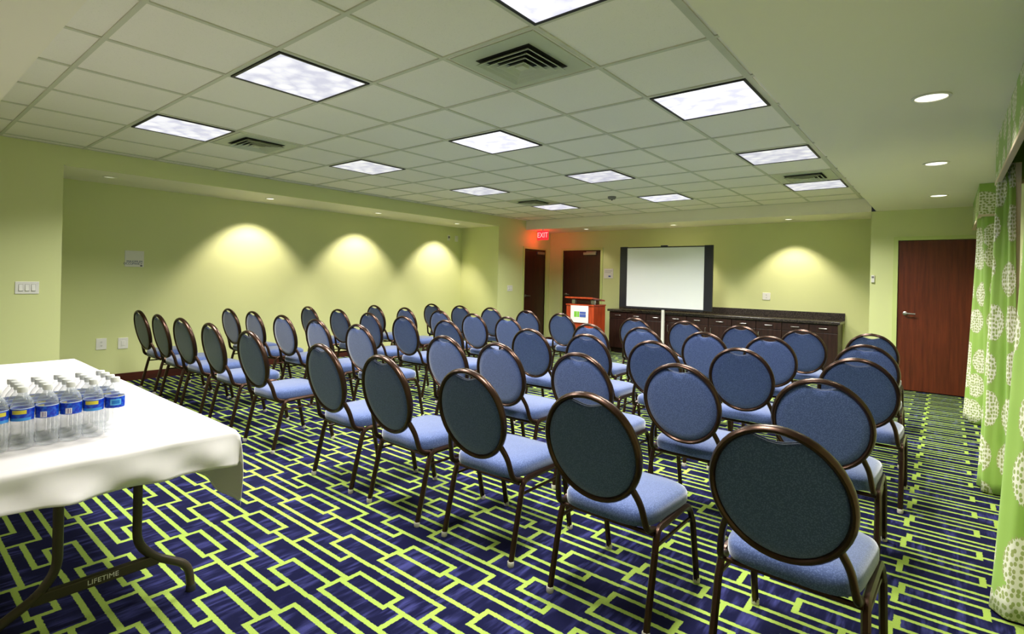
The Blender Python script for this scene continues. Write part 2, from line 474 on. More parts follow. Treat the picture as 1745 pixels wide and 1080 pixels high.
for i in (1, 4, 7, 10):
    for j in (-2, 1, 4):
        x0, x1, y0, y1 = GX(j)+.016, GX(j-1)-.016, GY(i)+.016, GY(i+1)-.016
        cx, cy = (x0+x1)/2, (y0+y1)/2; w = (x1-x0)/2; h = (y1-y0)/2
        t = thing('ceiling_light', 'square white ceiling light panel with black edge, %s, %s' % (rown[i], coln[j]), 'ceiling light', (cx, cy, HC), group='square panel ceiling lights')
        m = MB(); f = .016
        m.box(-w, -h, -.014, -w+f, h, 0); m.box(w-f, -h, -.014, w, h, 0); m.box(-w+f, -h, -.014, w-f, -h+f, 0); m.box(-w+f, h-f, -.014, w-f, h, 0)
        m.build('light_frame', M['black_frame'], t)
        k = looks.get((i, j), 'dim')
        m = MB(); m.box(-w+f, -h+f, -.010, w-f, h-f, -.001)
        m.build('diffuser', M['diff_' + k], t)
        area('ceiling_light_lamp', (cx, cy, HC-.018), .55, PANEL_W, (1, .985, .94), math.radians(138))

# supply vents
def vent(x, y, z, label):
    t = thing('air_vent', label, 'air vent', (x, y, z), group='square ceiling air vents')
    m = MB(); a = .285
    m.box(-a, -a, -.006, a, a, 0); m.build('vent_plate', M['vent'], t)
    m = MB(); m.box(-.185, -.185, -.008, .185, .185, -.006); m.build('dark_throat', M['dark'], t)
    for k in range(4):
        r0 = .181-.041*k; q = .012; d = .026
        m = MB()
        lo, hi = r0-.022, r0
        v = []
        for r, zz in ((lo-.010, -.009), (hi-.002, -.008-d), (hi+.004, -.008-d), (lo-.004, -.009)):
            v += [(-r, -r, zz), (r, -r, zz), (r, r, zz), (-r, r, zz)]
        fs = []
        for s in range(4):
            for g in range(4):
                a0, b0 = s*4+g, s*4+(g+1) % 4; a1, b1 = ((s+1) % 4)*4+g, ((s+1) % 4)*4+(g+1) % 4
                fs.append((a0, b0, b1, a1))
        m.add(v, fs); m.build('louver_ring', M['vent'], t)
    m = MB(); m.box(-.028, -.028, -.034, .028, .028, -.008); m.build('center_plate', M['vent'], t)
vent((GX(-2)+GX(-3))/2-T, GY(2.5), HC-.001, 'large square air vent beside the nearest bright light panel')
vent((GX(4)+GX(3))/2, GY(2.5), HC-.001, 'square air vent near the left wall past the left light panel')
vent((GX(-2)+GX(-3))/2, GY(9.5), HC-.001, 'square air vent before the far right light panel')
vent((GX(4)+GX(3))/2, GY(9.5), HC-.001, 'small far air vent before the far left light panel')
t = thing('smoke_detector', 'small grey smoke detector beside the far middle light panel', 'smoke detector', (-3.72, 6.95, HC))
m = MB(); m.lathe([(.06, 0), (.06, -.02), (.045, -.04), (.02, -.045)], 20); m.build('detector_body', M['grey_plastic'], t, smooth=True)
m = MB(); m.lathe([(.012, -.045), (.012, -.052), (.006, -.055)], 12); m.build('sensor_cap', M['dark'], t, smooth=True)
# recessed downlights
def can(x, y, z, r, label, grp, mat):
    t = thing('recessed_downlight', label, 'downlight', (x, y, z), group=grp)
    m = MB(); n = 24
    prof = [(r, 0), (r, -.006), (r-.014, -.008), (r-.018, -.002), (r-.018, 0)]
    rings = []
    for rr, zz in prof: rings.append([(rr*math.cos(2*PI*s/n), rr*math.sin(2*PI*s/n), zz) for s in range(n)])
    for a, b in zip(rings, rings[1:]): m.add(a+b, [(s, (s+1) % n, n+(s+1) % n, n+s) for s in range(n)])
    m.build('trim_ring', M['can'], t, smooth=True)
    m = MB(); m.lathe([(r-.016, -.0005), (r-.016, -.0035)], n); m.build('lamp_lens', mat, t)
WARM = (1, .88, .77)
for y, w in zip((3.70, 5.68, 7.66), ('nearest', 'middle', 'farthest')):
    can(-.078, y, HS, .088, 'round white downlight over the curtain aisle, %s of three' % w, 'downlights over the aisle', M['lamp'])
    spot('aisle_downlight_lamp', (-.078, y, HS-.012), 40, 120, .6, (1, .96, .86), .06)
nd = [(1.76, 0, 'unlit niche downlight nearest the camera'), (3.60, 1, 'niche downlight above the left bright wall patch'), (5.42, 1, 'niche downlight above the middle bright wall patch'), (7.25, 1, 'niche downlight by the niche far corner')]
for y, on, lb in nd:
    can(-7.13, y, HS, .065, lb, 'niche downlights', M['lamp'] if on else M['lamp_dim'])
    if on: spot('niche_downlight_lamp', (-7.13, y, HS-.012), 125, 92, .55, WARM, .03, aim=(-7.13-.33, y, HS-.012-.94))
for x, p, lb in ((-5.52, 14, 'far header downlight near the exit sign'), (-3.74, 95, 'far header downlight above the whiteboard'), (-1.90, 105, 'far header downlight above the bright cabinet wall')):
    can(x, 9.28, HS, .065, lb, 'far header downlights', M['lamp'])
    spot('header_downlight_lamp', (x, 9.28, HS-.012), p, 90, .55, WARM, .03, aim=(x, 9.28+.16, HS-.012-.9))

# ------------------------------------------------------------------ exit sign
t = thing('exit_sign', 'glowing red exit sign hung under the header by the corner door', 'exit sign', (-6.36, 8.98, 2.175))
m = MB(); m.box(-.135, -.012, 0, .135, .012, .19); m.build('sign_panel', M['exit'], t, bevel=.004)
text('exit_letters', 'EXIT', .15, M['exit_letter'], t, (0, -.0125, .095), (PI/2, 0, 0), .002, sx=.86)
m = MB(); m.box(-.02, -.008, .19, .02, .008, .215); m.build('hanger', M['white_plastic'], t)
l = bpy.data.lights.new('exit_glow', 'POINT'); l.energy = 2.4; l.color = (1, .05, .03); l.shadow_soft_size = .08
o = bpy.data.objects.new('exit_glow', l); COL.objects.link(o); o.location = (-6.50, 9.12, 2.2)

# ------------------------------------------------------------------ wall plates
def plate(name, lab, cat, loc, facing, w, h, mat=None, group=None):
    rz = {'x': PI/2, '-y': 0}[facing]
    t = thing(name, lab, cat, loc, rz, group)      # local: plate in xz, facing -y
    m = MB(); m.box(-w/2, -.008, -h/2, w/2, 0, h/2); m.build('cover_plate', mat or M['white_plastic'], t, bevel=.003)
    return t
def switches(t, n, w):
    for k in range(n):
        x = (k-(n-1)/2)*w
        m = MB(); m.box(x-.016, -.010, -.032, x+.016, -.008, .032); m.build('switch_opening', M['grey_plastic'], t)
        m = MB(); v = [(x-.014, -.010, -.030), (x+.014, -.010, -.030), (x+.014, -.018, -.028), (x-.014, -.018, -.028), (x-.014, -.010, .030), (x+.014, -.010, .030), (x+.014, -.011, .028), (x-.014, -.011, .028)]
        m.add(v, [(0,1,2,3), (4,5,6,7), (3,2,6,7), (0,3,7,4), (1,2,6,5), (0,1,5,4)]); m.build('rocker', M['white_plastic'], t)
t = plate('switch_plate', 'white triple light switch plate on the left wall near the table', 'light switch', (XL, 1.025, 1.172), 'x', .175, .118); switches(t, 3, .046)
t = plate('switch_plate', 'white triple light switch plate beside the dark corner door', 'light switch', (XL, 8.38, 1.175), 'x', .165, .115); switches(t, 3, .046)
def sockets(t):
    for z in (-.022, .022):
        m = MB(); m.lathe([(.0165, -.0105), (.0165, -.008)], 14, (0, 0, z), 'y'); m.build('socket_face', M['white_plastic'], t)
        m = MB(); m.box(-.007, -.0112, z-.004, -.004, -.0103, z+.007); m.box(.004, -.0112, z-.004, .007, -.0103, z+.007); m.box(-.002, -.0112, z-.011, .002, -.0103, z-.007)
        m.build('socket_slots', M['dark'], t)
t = plate('outlet_plate', 'white wall outlet low in the niche, left one', 'wall outlet', (XN, 1.86, .475), 'x', .105, .135); sockets(t)
t = plate('data_plate', 'white data jack plate low in the niche, right of the outlet', 'wall plate', (XN, 2.08, .468), 'x', .105, .135)
m = MB(); m.box(-.02, -.012, -.03, .02, -.008, .03); m.build('jack_insert', M['white_plastic'], t, bevel=.002)
t = plate('outlet_plate', 'white outlet on the bright wall above the cabinets', 'wall outlet', (-2.31, YB, 1.165), '-y', .12, .12); sockets(t)
t = plate('occupancy_sign', 'small white sign with blue lettering on the niche wall', 'sign', (XN, 2.18, 1.505), 'x', .205, .20)
text('sign_lettering', 'MAXIMUM', .036, M['blue_ink'], t, (.085, -.009, -.035), (PI/2, 0, 0), .0006, 'RIGHT')
text('sign_lettering', 'OCCUPANCY', .036, M['blue_ink'], t, (.085, -.009, -.062), (PI/2, 0, 0), .0006, 'RIGHT', .9)
m = MB(); m.box(.062, -.0095, -.092, .084, -.0082, -.078); m.build('sign_mark', M['ink'], t)
t = plate('notice_sign', 'small white notice with a dark mark beside the far door', 'sign', (-5.27, YB, 1.515), '-y', .21, .20)
m = MB(); m.box(.0, -.0095, -.07, .05, -.0082, -.04); m.build('notice_mark', M['navy_ink'], t)
m = MB(); m.box(-.08, -.0095, .05, .08, -.0082, .056); m.box(-.08, -.0095, .02, .05, -.0082, .026); m.build('notice_lines', M['grey_plastic'], t)
t = plate('motion_sensor', 'small white sensor high in the niche corner, left of two', 'sensor', (XN, 7.62, 2.165), 'x', .07, .11)
m = MB(); m.lathe([(.022, -.018), (.025, -.008)], 14, (0, 0, .01), 'y'); m.build('sensor_lens', M['grey_plastic'], t, smooth=True)
t = plate('strobe_alarm', 'small white alarm strobe high in the niche corner, right of two', 'alarm', (XN, 7.84, 2.16), 'x', .09, .12)
m = MB(); m.box(-.025, -.022, -.03, .025, -.008, .03); m.build('strobe_lens', M['white_plastic'], t, bevel=.004)
t = thing('wall_thermostat', 'white thermostat on the wall edge left of the brown door', 'thermostat', (-.765, YH, 1.47))
m = MB(); m.box(-.02, -.03, -.05, .02, 0, .05); m.build('thermostat_body', M['white_plastic'], t, bevel=.006)
m = MB(); m.box(-.013, -.032, .01, .013, -.0301, .035); m.build('thermostat_display', M['grey_plastic'], t)

# ------------------------------------------------------------------ cabinets along the far wall
CX0, CX1, CY = -4.98, -1.215, 9.30
cw = (CX1-CX0)/5
posn = ['far left unit, nearest the lectern', 'second from the lectern behind the post', 'middle unit of five', 'fourth unit from the lectern', 'far right unit, nearest the service door']
for k in range(5):
    x0 = CX0+k*cw
    t = thing('base_cabinet', 'dark brown base cabinet under the black worktop, ' + posn[k], 'cabinet', (x0+cw/2, CY, 0), group='dark base cabinets along the far wall')
    h = cw/2-.0005
    m = MB(); m.box(-h, .022, .09, h, .465, .785); m.box(-h+.01, .08, 0, h-.01, .46, .09); m.build('cabinet_body', M['espresso'], t)
    for s in (-1, 1):
        a, b = (-h+.004, -.003) if s < 0 else (.003, h-.004)
        m = MB(); m.box(a, 0, .655, b, .021, .778); dr = m.build('drawer', M['espresso'], t, bevel=.003)
        m = MB(); c = (a+b)/2; m.tube(arc([(c-.055, 0, .718), (c-.055, -.026, .718), (c+.055, -.026, .718), (c+.055, 0, .718)], .012), .0055, None, 8); m.build('drawer_handle', M['chrome'], dr, smooth=True)
        m = MB(); m.box(a, 0, .10, b, .021, .648); do = m.build('cabinet_door', M['espresso'], t, bevel=.003)
        c = s*.045
        m = MB(); m.tube(arc([(c, 0, .60), (c, -.026, .60), (c, -.026, .49), (c, 0, .49)], .012), .0055, None, 8, up=(1, 0, 0)); m.build('door_handle', M['chrome'], do, smooth=True)
t = thing('worktop', 'long black granite worktop with backsplash on the far cabinets', 'worktop', (0, 0, .786))
m = MB(); m.box(CX0-.03, CY-.03, 0, CX1+.03, YB-.001, .042); m.build('worktop_slab', M['granite'], t, bevel=.006)
m = MB(); m.box(CX0-.03, YB-.022, .043, CX1+.03, YB-.0015, .155); m.build('backsplash', M['granite'], t, bevel=.003)

# ------------------------------------------------------------------ whiteboard on its post
BY = 9.21
t = thing('interactive_whiteboard', 'large white presentation board with black sides in front of the cabinets', 'whiteboard', (-3.865, BY, 0))
m = MB(); m.box(-.71, -.012, .905, .71, .018, 1.982); m.build('board_surface', M['board'], t)
m = MB(); m.box(-.855, -.02, .885, -.711, .022, 2.008); m.build('side_bezel', M['black_plastic'], t, bevel=.004)
m = MB(); m.box(.711, -.02, .885, .855, .022, 2.008); m.build('side_bezel', M['black_plastic'], t, bevel=.004)
m = MB(); m.box(-.711, -.02, 1.983, .711, .022, 2.0); m.build('top_rail', M['black_plastic'], t)
m = MB(); m.box(-.711, -.022, .870, .711, .022, .904); m.build('bottom_rail', M['black_plastic'], t)
m = MB(); m.box(-.06, -.03, 2.0, .06, .02, 2.022); m.build('top_sensor', M['black_plastic'], t, bevel=.005)
m = MB(); m.box(-.025, -.02, .03, .025, .022, .869); m.build('support_post', M['white_plastic'], t, bevel=.005)
m = MB(); m.box(-.40, -.08, 0, .40, .08, .03); m.build('post_base', M['white_plastic'], t, bevel=.006)

# ------------------------------------------------------------------ lectern
t = thing('lectern', 'cherry wood lectern with raised reading top and white logo sign', 'lectern', (-5.08, 8.38, 0))
m = MB()
a, b, dp = -.285, .285, .42
m.box(a, 0, .05, b, .02, .905); m.box(a, .02, .05, a+.02, dp, .905); m.box(b-.02, .02, .05, b, dp, .905); m.box(a-.012, -.012, .906, b+.012, dp, .93)
m.box(a+.02, .02, .45, b-.02, dp-.02, .47); m.box(a-.01, -.01, 0, b+.01, dp, .05)
m.build('lectern_body', M['cherry'], t, bevel=.003)
m = MB(); v = [(-.285, -.06, 1.035), (.285, -.06, 1.035), (.285, .40, .985), (-.285, .40, .985)]
v += [(p[0], p[1], p[2]+.028) for p in v]; m.add(v, [(0,3,2,1), (4,5,6,7), (0,1,5,4), (1,2,6,5), (2,3,7,6), (3,0,4,7)])
m.build('reading_top', M['cherry'], t, bevel=.004)
for x in (-.2, .2):
    m = MB(); m.box(x-.035, .10, .93, x+.035, .16, 1.01); m.build('top_support', M['chrome'], t, bevel=.003)
m = MB(); m.box(.286, .0, 1.015, .35, .16, 1.027); m.build('side_shelf', M['black_plastic'], t, bevel=.003)
sg = MB(); sg.box(-.185, -.017, .60, .185-.0, -.0125, .905); so = sg.build('logo_sign', M['white_plastic'], t)
m = MB(); m.box(-.11, -.0195, .70, -.05, -.0175, .80); m.box(-.043, -.0195, .70, -.002, -.0175, .80); m.build('green_logo_square', M['green_ink'], so)
m = MB(); m.box(.008, -.0195, .70, .135, -.0175, .755); m.box(.008, -.0195, .762, .135, -.0175, .80); m.build('blue_logo_square', M['navy_ink'], so)
for o in t.children:
    o.location.y += 0

# ------------------------------------------------------------------ curtains and cornices
def sheet(name, mat, parent, fn, nu, nv, uvs, thick=.004):
    me = bpy.data.meshes.new(name); V = []; F = []; UV = []
    for k in range(nv+1):
        for i in range(nu+1):
            V.append(fn(i/nu, k/nv)); UV.append(uvs(i/nu, k/nv))
    for k in range(nv):
        for i in range(nu):
            a = k*(nu+1)+i; F.append((a, a+1, a+nu+2, a+nu+1))
    me.from_pydata(V, [], F); me.materials.append(mat)
    l = me.uv_layers.new(name='UVMap')
    for p in me.polygons:
        p.use_smooth = True
        for li in p.loop_indices: l.data[li].uv = UV[me.loops[li].vertex_index]
    o = bpy.data.objects.new(name, me); COL.objects.link(o); o.parent = parent
    s = o.modifiers.new('solidify', 'SOLIDIFY'); s.thickness = thick; s.offset = 0
    return o
def pathpt(P, t):
    """point and normal at arc fraction t of a polyline (x, y)"""
    L = [math.hypot(P[i+1][0]-P[i][0], P[i+1][1]-P[i][1]) for i in range(len(P)-1)]
    d = t*sum(L)
    for i, l in enumerate(L):
        if d <= l or i == len(L)-1:
            f = d/l; x = P[i][0]+(P[i+1][0]-P[i][0])*f; y = P[i][1]+(P[i+1][1]-P[i][1])*f
            return x, y, -(P[i+1][1]-P[i][1])/l, (P[i+1][0]-P[i][0])/l
        d -= l
def smooth(P, n=3):
    for _ in range(n):
        Q = [P[0]]
        for a, b in zip(P, P[1:]): Q += [(a[0]*.75+b[0]*.25, a[1]*.75+b[1]*.25), (a[0]*.25+b[0]*.75, a[1]*.25+b[1]*.75)]
        P = Q + [P[-1]]
    return P
def curtain(label, Pb, Pt, folds, amp, wid, ztop=2.19, zb=.012, seed=0.0, ph=0.0):
    t = thing('window_curtain', label, 'curtain', (0, 0, 0), group='green medallion curtains')
    Pb, Pt = smooth(Pb), smooth(Pt)
    def fn(s, h):
        xb, yb, nx, ny = pathpt(Pb, s); xt, yt, mx, my = pathpt(Pt, s)
        g = h**.85
        w = 2*PI*folds*s+ph+.5*math.sin(2.2*h+seed*7)
        k = amp*(1-.3*g)*math.sin(w)+amp*.3*math.sin(2.3*w+1+h*2)
        x = xb+(xt-xb)*g+(nx+(mx-nx)*g)*k; y = yb+(yt-yb)*g+(ny+(my-ny)*g)*k
        return (min(x, XR-.012), y, zb+(ztop-zb)*h)
    sheet('drape', M['curtain'], t, fn, 90, 30, lambda s, h: (s*wid+seed, h*(ztop-zb)+seed*.7))
    m = MB(); xs = [p[0] for p in Pt]; ys = [p[1] for p in Pt]; xm = (min(xs)+max(xs))/2
    m.tube([(xm, min(ys)-.02, ztop+.012), (xm, max(ys)+.02, ztop+.012)], .012, None, 10); m.build('curtain_rod', M['bronze'], t, smooth=True)
    return t
curtain('green patterned curtain panel nearest the camera at right edge', [(.385, 2.93), (.285, 3.0), (.176, 3.03), (.20, 3.3), (.25, 3.5)], [(.388, 2.96), (.34, 3.0), (.285, 3.02), (.30, 3.25), (.32, 3.4)], 3, .018, 1.1, seed=.13)
ct = curtain('green patterned curtain panel at the far side of the first window', [(.38, 4.74), (.30, 4.79), (.185, 4.86), (.22, 5.0), (.26, 5.06)], [(.338, 4.84), (.30, 4.86), (.262, 4.89), (.28, 4.97), (.31, 5.03)], 3, .020, .85, seed=.61, ph=.6)
m = MB(); m.box(.336, 4.832, .02, .366, 4.838, 2.19); m.build('lining_hem', M['lining'], ct)['label'] = 'pale cream lining strip at the curtain edge'
curtain('green patterned curtain panel beside the brown service door', [(.392, 7.02), (.30, 7.11), (.165, 7.34), (.22, 7.6)], [(.392, 7.03), (.33, 7.04), (.25, 7.06), (.265, 7.4), (.28, 7.6)], 3, .022, .95, seed=1.27)
def cornice(label, y0, y1, x0, zb, seed):
    t = thing('window_cornice', label, 'cornice', (0, 0, 0), group='green box cornices over the windows')
    zt = HS-.002; me = bpy.data.meshes.new('cornice_box')
    d = .02
    V = []; F = []; UV = []
    def q(pts, uv):
        n = len(V); V.extend(pts); UV.extend(uv); F.append((n, n+1, n+2, n+3))
    def board(a, b, c, e):   # axis aligned board with uv on every face
        for f in ((0,3,2,1), (4,5,6,7), (0,1,5,4), (1,2,6,5), (2,3,7,6), (3,0,4,7)):
            P = [(a[0],a[1],a[2]), (b[0],a[1],a[2]), (b[0],b[1],a[2]), (a[0],b[1],a[2]), (a[0],a[1],b[2]), (b[0],a[1],b[2]), (b[0],b[1],b[2]), (a[0],b[1],b[2])]
            pts = [P[i] for i in f]; q(pts, [(p[1]+p[0]+seed, p[2]+seed*.3) for p in pts])
    board((x0, y0, zb), (x0+d, y1, zt), 0, 0)
    board((x0+d, y0, zb), (XR-.003, y0+d, zt), 0, 0); board((x0+d, y1-d, zb), (XR-.003, y1, zt), 0, 0)
    me.from_pydata(V, [], F); me.materials.append(M['curtain'])
    l = me.uv_layers.new(name='UVMap')
    for p in me.polygons:
        for li in p.loop_indices: l.data[li].uv = UV[me.loops[li].vertex_index]
    o = bpy.data.objects.new('cornice_box', me); COL.objects.link(o); o.parent = t
    m = MB(); e = .004
    m.box(x0-e, y0-e, zb-.022, x0+d+e, y1+e, zb-.0005); m.box(x0+d+e, y0-e, zb-.022, XR-.003, y0+d+e, zb-.0005); m.box(x0+d+e, y1-d-e, zb-.022, XR-.003, y1+e, zb-.0005)
    m.build('pale_edging', M['lining'], t, bevel=.003)['label'] = 'pale cream edging strip'
cornice('long green patterned cornice over the near window', 1.7, 5.05, .252, 2.10, .35)
cornice('green patterned cornice over the window by the door', 7.0, 8.6, .235, 2.09, .92)

# ------------------------------------------------------------------ folding table, cloth, bottles
TX0, TX1, TY0, TY1, TZ = -4.60, -2.13, .225, .955, .74
t = thing('folding_table', 'long folding table under the white cloth', 'table', ((TX0+TX1)/2, (TY0+TY1)/2, 0))
cx, cy = t.location.x, t.location.y
m = MB(); m.box(TX0-cx+.004, TY0-cy+.004, .69, TX1-cx-.004, TY1-cy-.004, .733); m.build('tabletop', M['tabletop'], t, bevel=.012)
for s, X in ((1, -2.45), (-1, -4.28)):
    x = X-cx
    for sy, yu, yk, yf in ((1, .722, .785, .925), (-1, .474, .42, .275)):
        yu, yk, yf = yu-cy, yk-cy, yf-cy
        m = MB(); m.tube(arc([(x, yu, .689), (x, yu, .27), (x, yk+sy*.0, .195), (x, yf-sy*.01, .115), (x, yf, .012)], [.09, .03, .05]), .0165, None, 12, up=(1, 0, 0))
        lg = m.build('leg', M['table_steel'], t, smooth=True)
        m = MB(); m.lathe([(.019, 0), (.019, .022), (.016, .026)], 12, (x, yf, 0)); m.build('foot_cap', M['dark'], lg, smooth=True)
    m = MB(); m.box(x-.014, .40-cy, .165, x+.014, .80-cy, .205); br = m.build('cross_bar', M['table_steel'], t, bevel=.005)
    if s > 0: text('bar_lettering', 'LIFETIME', .026, M['white_plastic'], br, (x+.0145, .61-cy, .186), (PI/2, 0, PI/2), .0005, sx=1.0)
    m = MB(); m.tube([(x, .70-cy, .50), (x-s*.15, .615-cy, .60), (x-s*.42, .60-cy, .685)], .007, None, 8); m.build('brace', M['table_steel'], t, smooth=True)
    m = MB(); m.tube([(x, .50-cy, .50), (x-s*.15, .585-cy, .60), (x-s*.42, .60-cy, .685)], .007, None, 8); m.build('brace', M['table_steel'], t, smooth=True)

# cloth: grid draped over the top, hanging sides, flared corners
OX, OY = .13, .285
def cloth_mesh():
    def axis(a, b, o, k, e):
        return [a-o+o*i/e for i in range(e)] + [a+(b-a)*i/k for i in range(k)] + [b+o*i/e for i in range(e+1)]
    X = axis(TX0, TX1, OX, 60, 12); Y = axis(TY0, TY1, OY, 40, 14)
    V = []; F = []; z0 = TZ
    for y in Y:
        for x in X:
            dx = max(TX0-x, 0, x-TX1); dy = max(TY0-y, 0, y-TY1)
            sx = -1 if x < TX0 else 1; sy = -1 if y < TY0 else 1
            px = min(max(x, TX0), TX1); py = min(max(y, TY0), TY1)
            if dx > 0 and dy > 0:
                # loose corner ear: hangs straight down and stands out from the corner in a soft fold
                D = math.hypot(dx, dy); a = math.atan2(dy, dx)
                k = math.sin(2*a)**1.5; g = D/.31
                ox = .010+.012*math.cos(a)*g+.055*k*g; oy = .010+.012*math.sin(a)*g-.030*k*g*g+.03*k*g*(1-g)
                V.append((px+sx*ox, py+sy*oy, z0-D*(.96-.05*math.sin(2*a))))
            elif dx > 0:
                f = min(1, dx/OX)
                w = .020*math.sin(y*12.5+.8+2.5*f)+.013*math.sin(y*25-3.2*f)+.014*math.sin(y*7+5*f)+.005*math.sin(y*48+6*f)
                e = min(1, (min(py-TY0, TY1-py)+.02)/.12)
                V.append((px+sx*(.008+.012*f+w*f*max(e, 0)), py, z0-dx*(.84+.20*(py-TY0)/(TY1-TY0)+.03*math.sin(y*13))))
            elif dy > 0:
                f = min(1, dy/OY); w = .012*math.sin(x*17)+.008*math.sin(x*7.3+1)
                e = min(1, (min(px-TX0, TX1-px)+.02)/.12)
                V.append((px, py+sy*(.008+.01*f+w*f*e), z0-dy))
            else:
                V.append((px, py, z0+.0012*math.sin(x*6)*math.sin(y*11)))
    nx = len(X)
    for j in range(len(Y)-1):
        for i in range(nx-1):
            a = j*nx+i; F.append((a, a+1, a+nx+1, a+nx))
    me = bpy.data.meshes.new('tablecloth'); me.from_pydata(V, [], F)
    for p in me.polygons: p.use_smooth = True
    me.materials.append(M['cloth'])
    o = bpy.data.objects.new('tablecloth', me); COL.objects.link(o)
    s = o.modifiers.new('solidify', 'SOLIDIFY'); s.thickness = .0015; s.offset = 0
    return tag(o, 'white tablecloth draped over the folding table', 'tablecloth')
cloth_mesh()

def make_bottle():
    t = thing('water_bottle', '', 'water bottle', (0, 0, 0), group='water bottles on the table')
    m = MB(); R = .0315
    prof = [(.022, 0), (.030, .004), (R, .012), (R, .03), (.0298, .034), (R, .038), (R, .055), (.0298, .059), (R, .063), (R, .08), (.0298, .084), (R, .088), (R, .142), (.0305, .150), (.026, .164), (.018, .177), (.0125, .183), (.0125, .190)]
    m.lathe(prof, 22); m.build('bottle_body', M['pet'], t, smooth=True)
    m = MB(); n = 24
    a = [((R+.0006)*math.cos(2*PI*s/n), (R+.0006)*math.sin(2*PI*s/n)) for s in range(n)]
    m.add([(x, y, .098) for x, y in a]+[(x, y, .140) for x, y in a], [(s, (s+1) % n, n+(s+1) % n, n+s) for s in range(n)])
    m.build('bottle_label', M['label'], t, smooth=True)
    m = MB(); m.lathe([(.0145, .1905), (.0150, .196), (.0150, .206), (.0135, .2085)], 20); m.build('cap', M['cap'], t, smooth=True)
    return t
b0 = make_bottle()
rw = ['front row at the table end', 'second row', 'third row', 'rear row']
cl = ['leftmost of six', 'second from left', 'third from left', 'third from right', 'second from right', 'rightmost of six']
for r in range(4):
    for c in range(6):
        loc = (-2.413-.0655*r, .297+.0662*c, TZ+.0022)
        rot = random.choice((-.3, .0, 1.8, -2.1)) - .5 + random.uniform(-.2, .2)
        if r == 0: rot = (.2, -.35, -2.3, -2.2, -.3, 2.0)[c]
        lab = 'clear blue-labelled water bottle, %s, %s' % (rw[r], cl[c])
        if r == 0 and c == 0: b0.location = loc; b0.rotation_euler.z = rot; b0['label'] = lab
        else: clone(b0, loc, rot, lab)

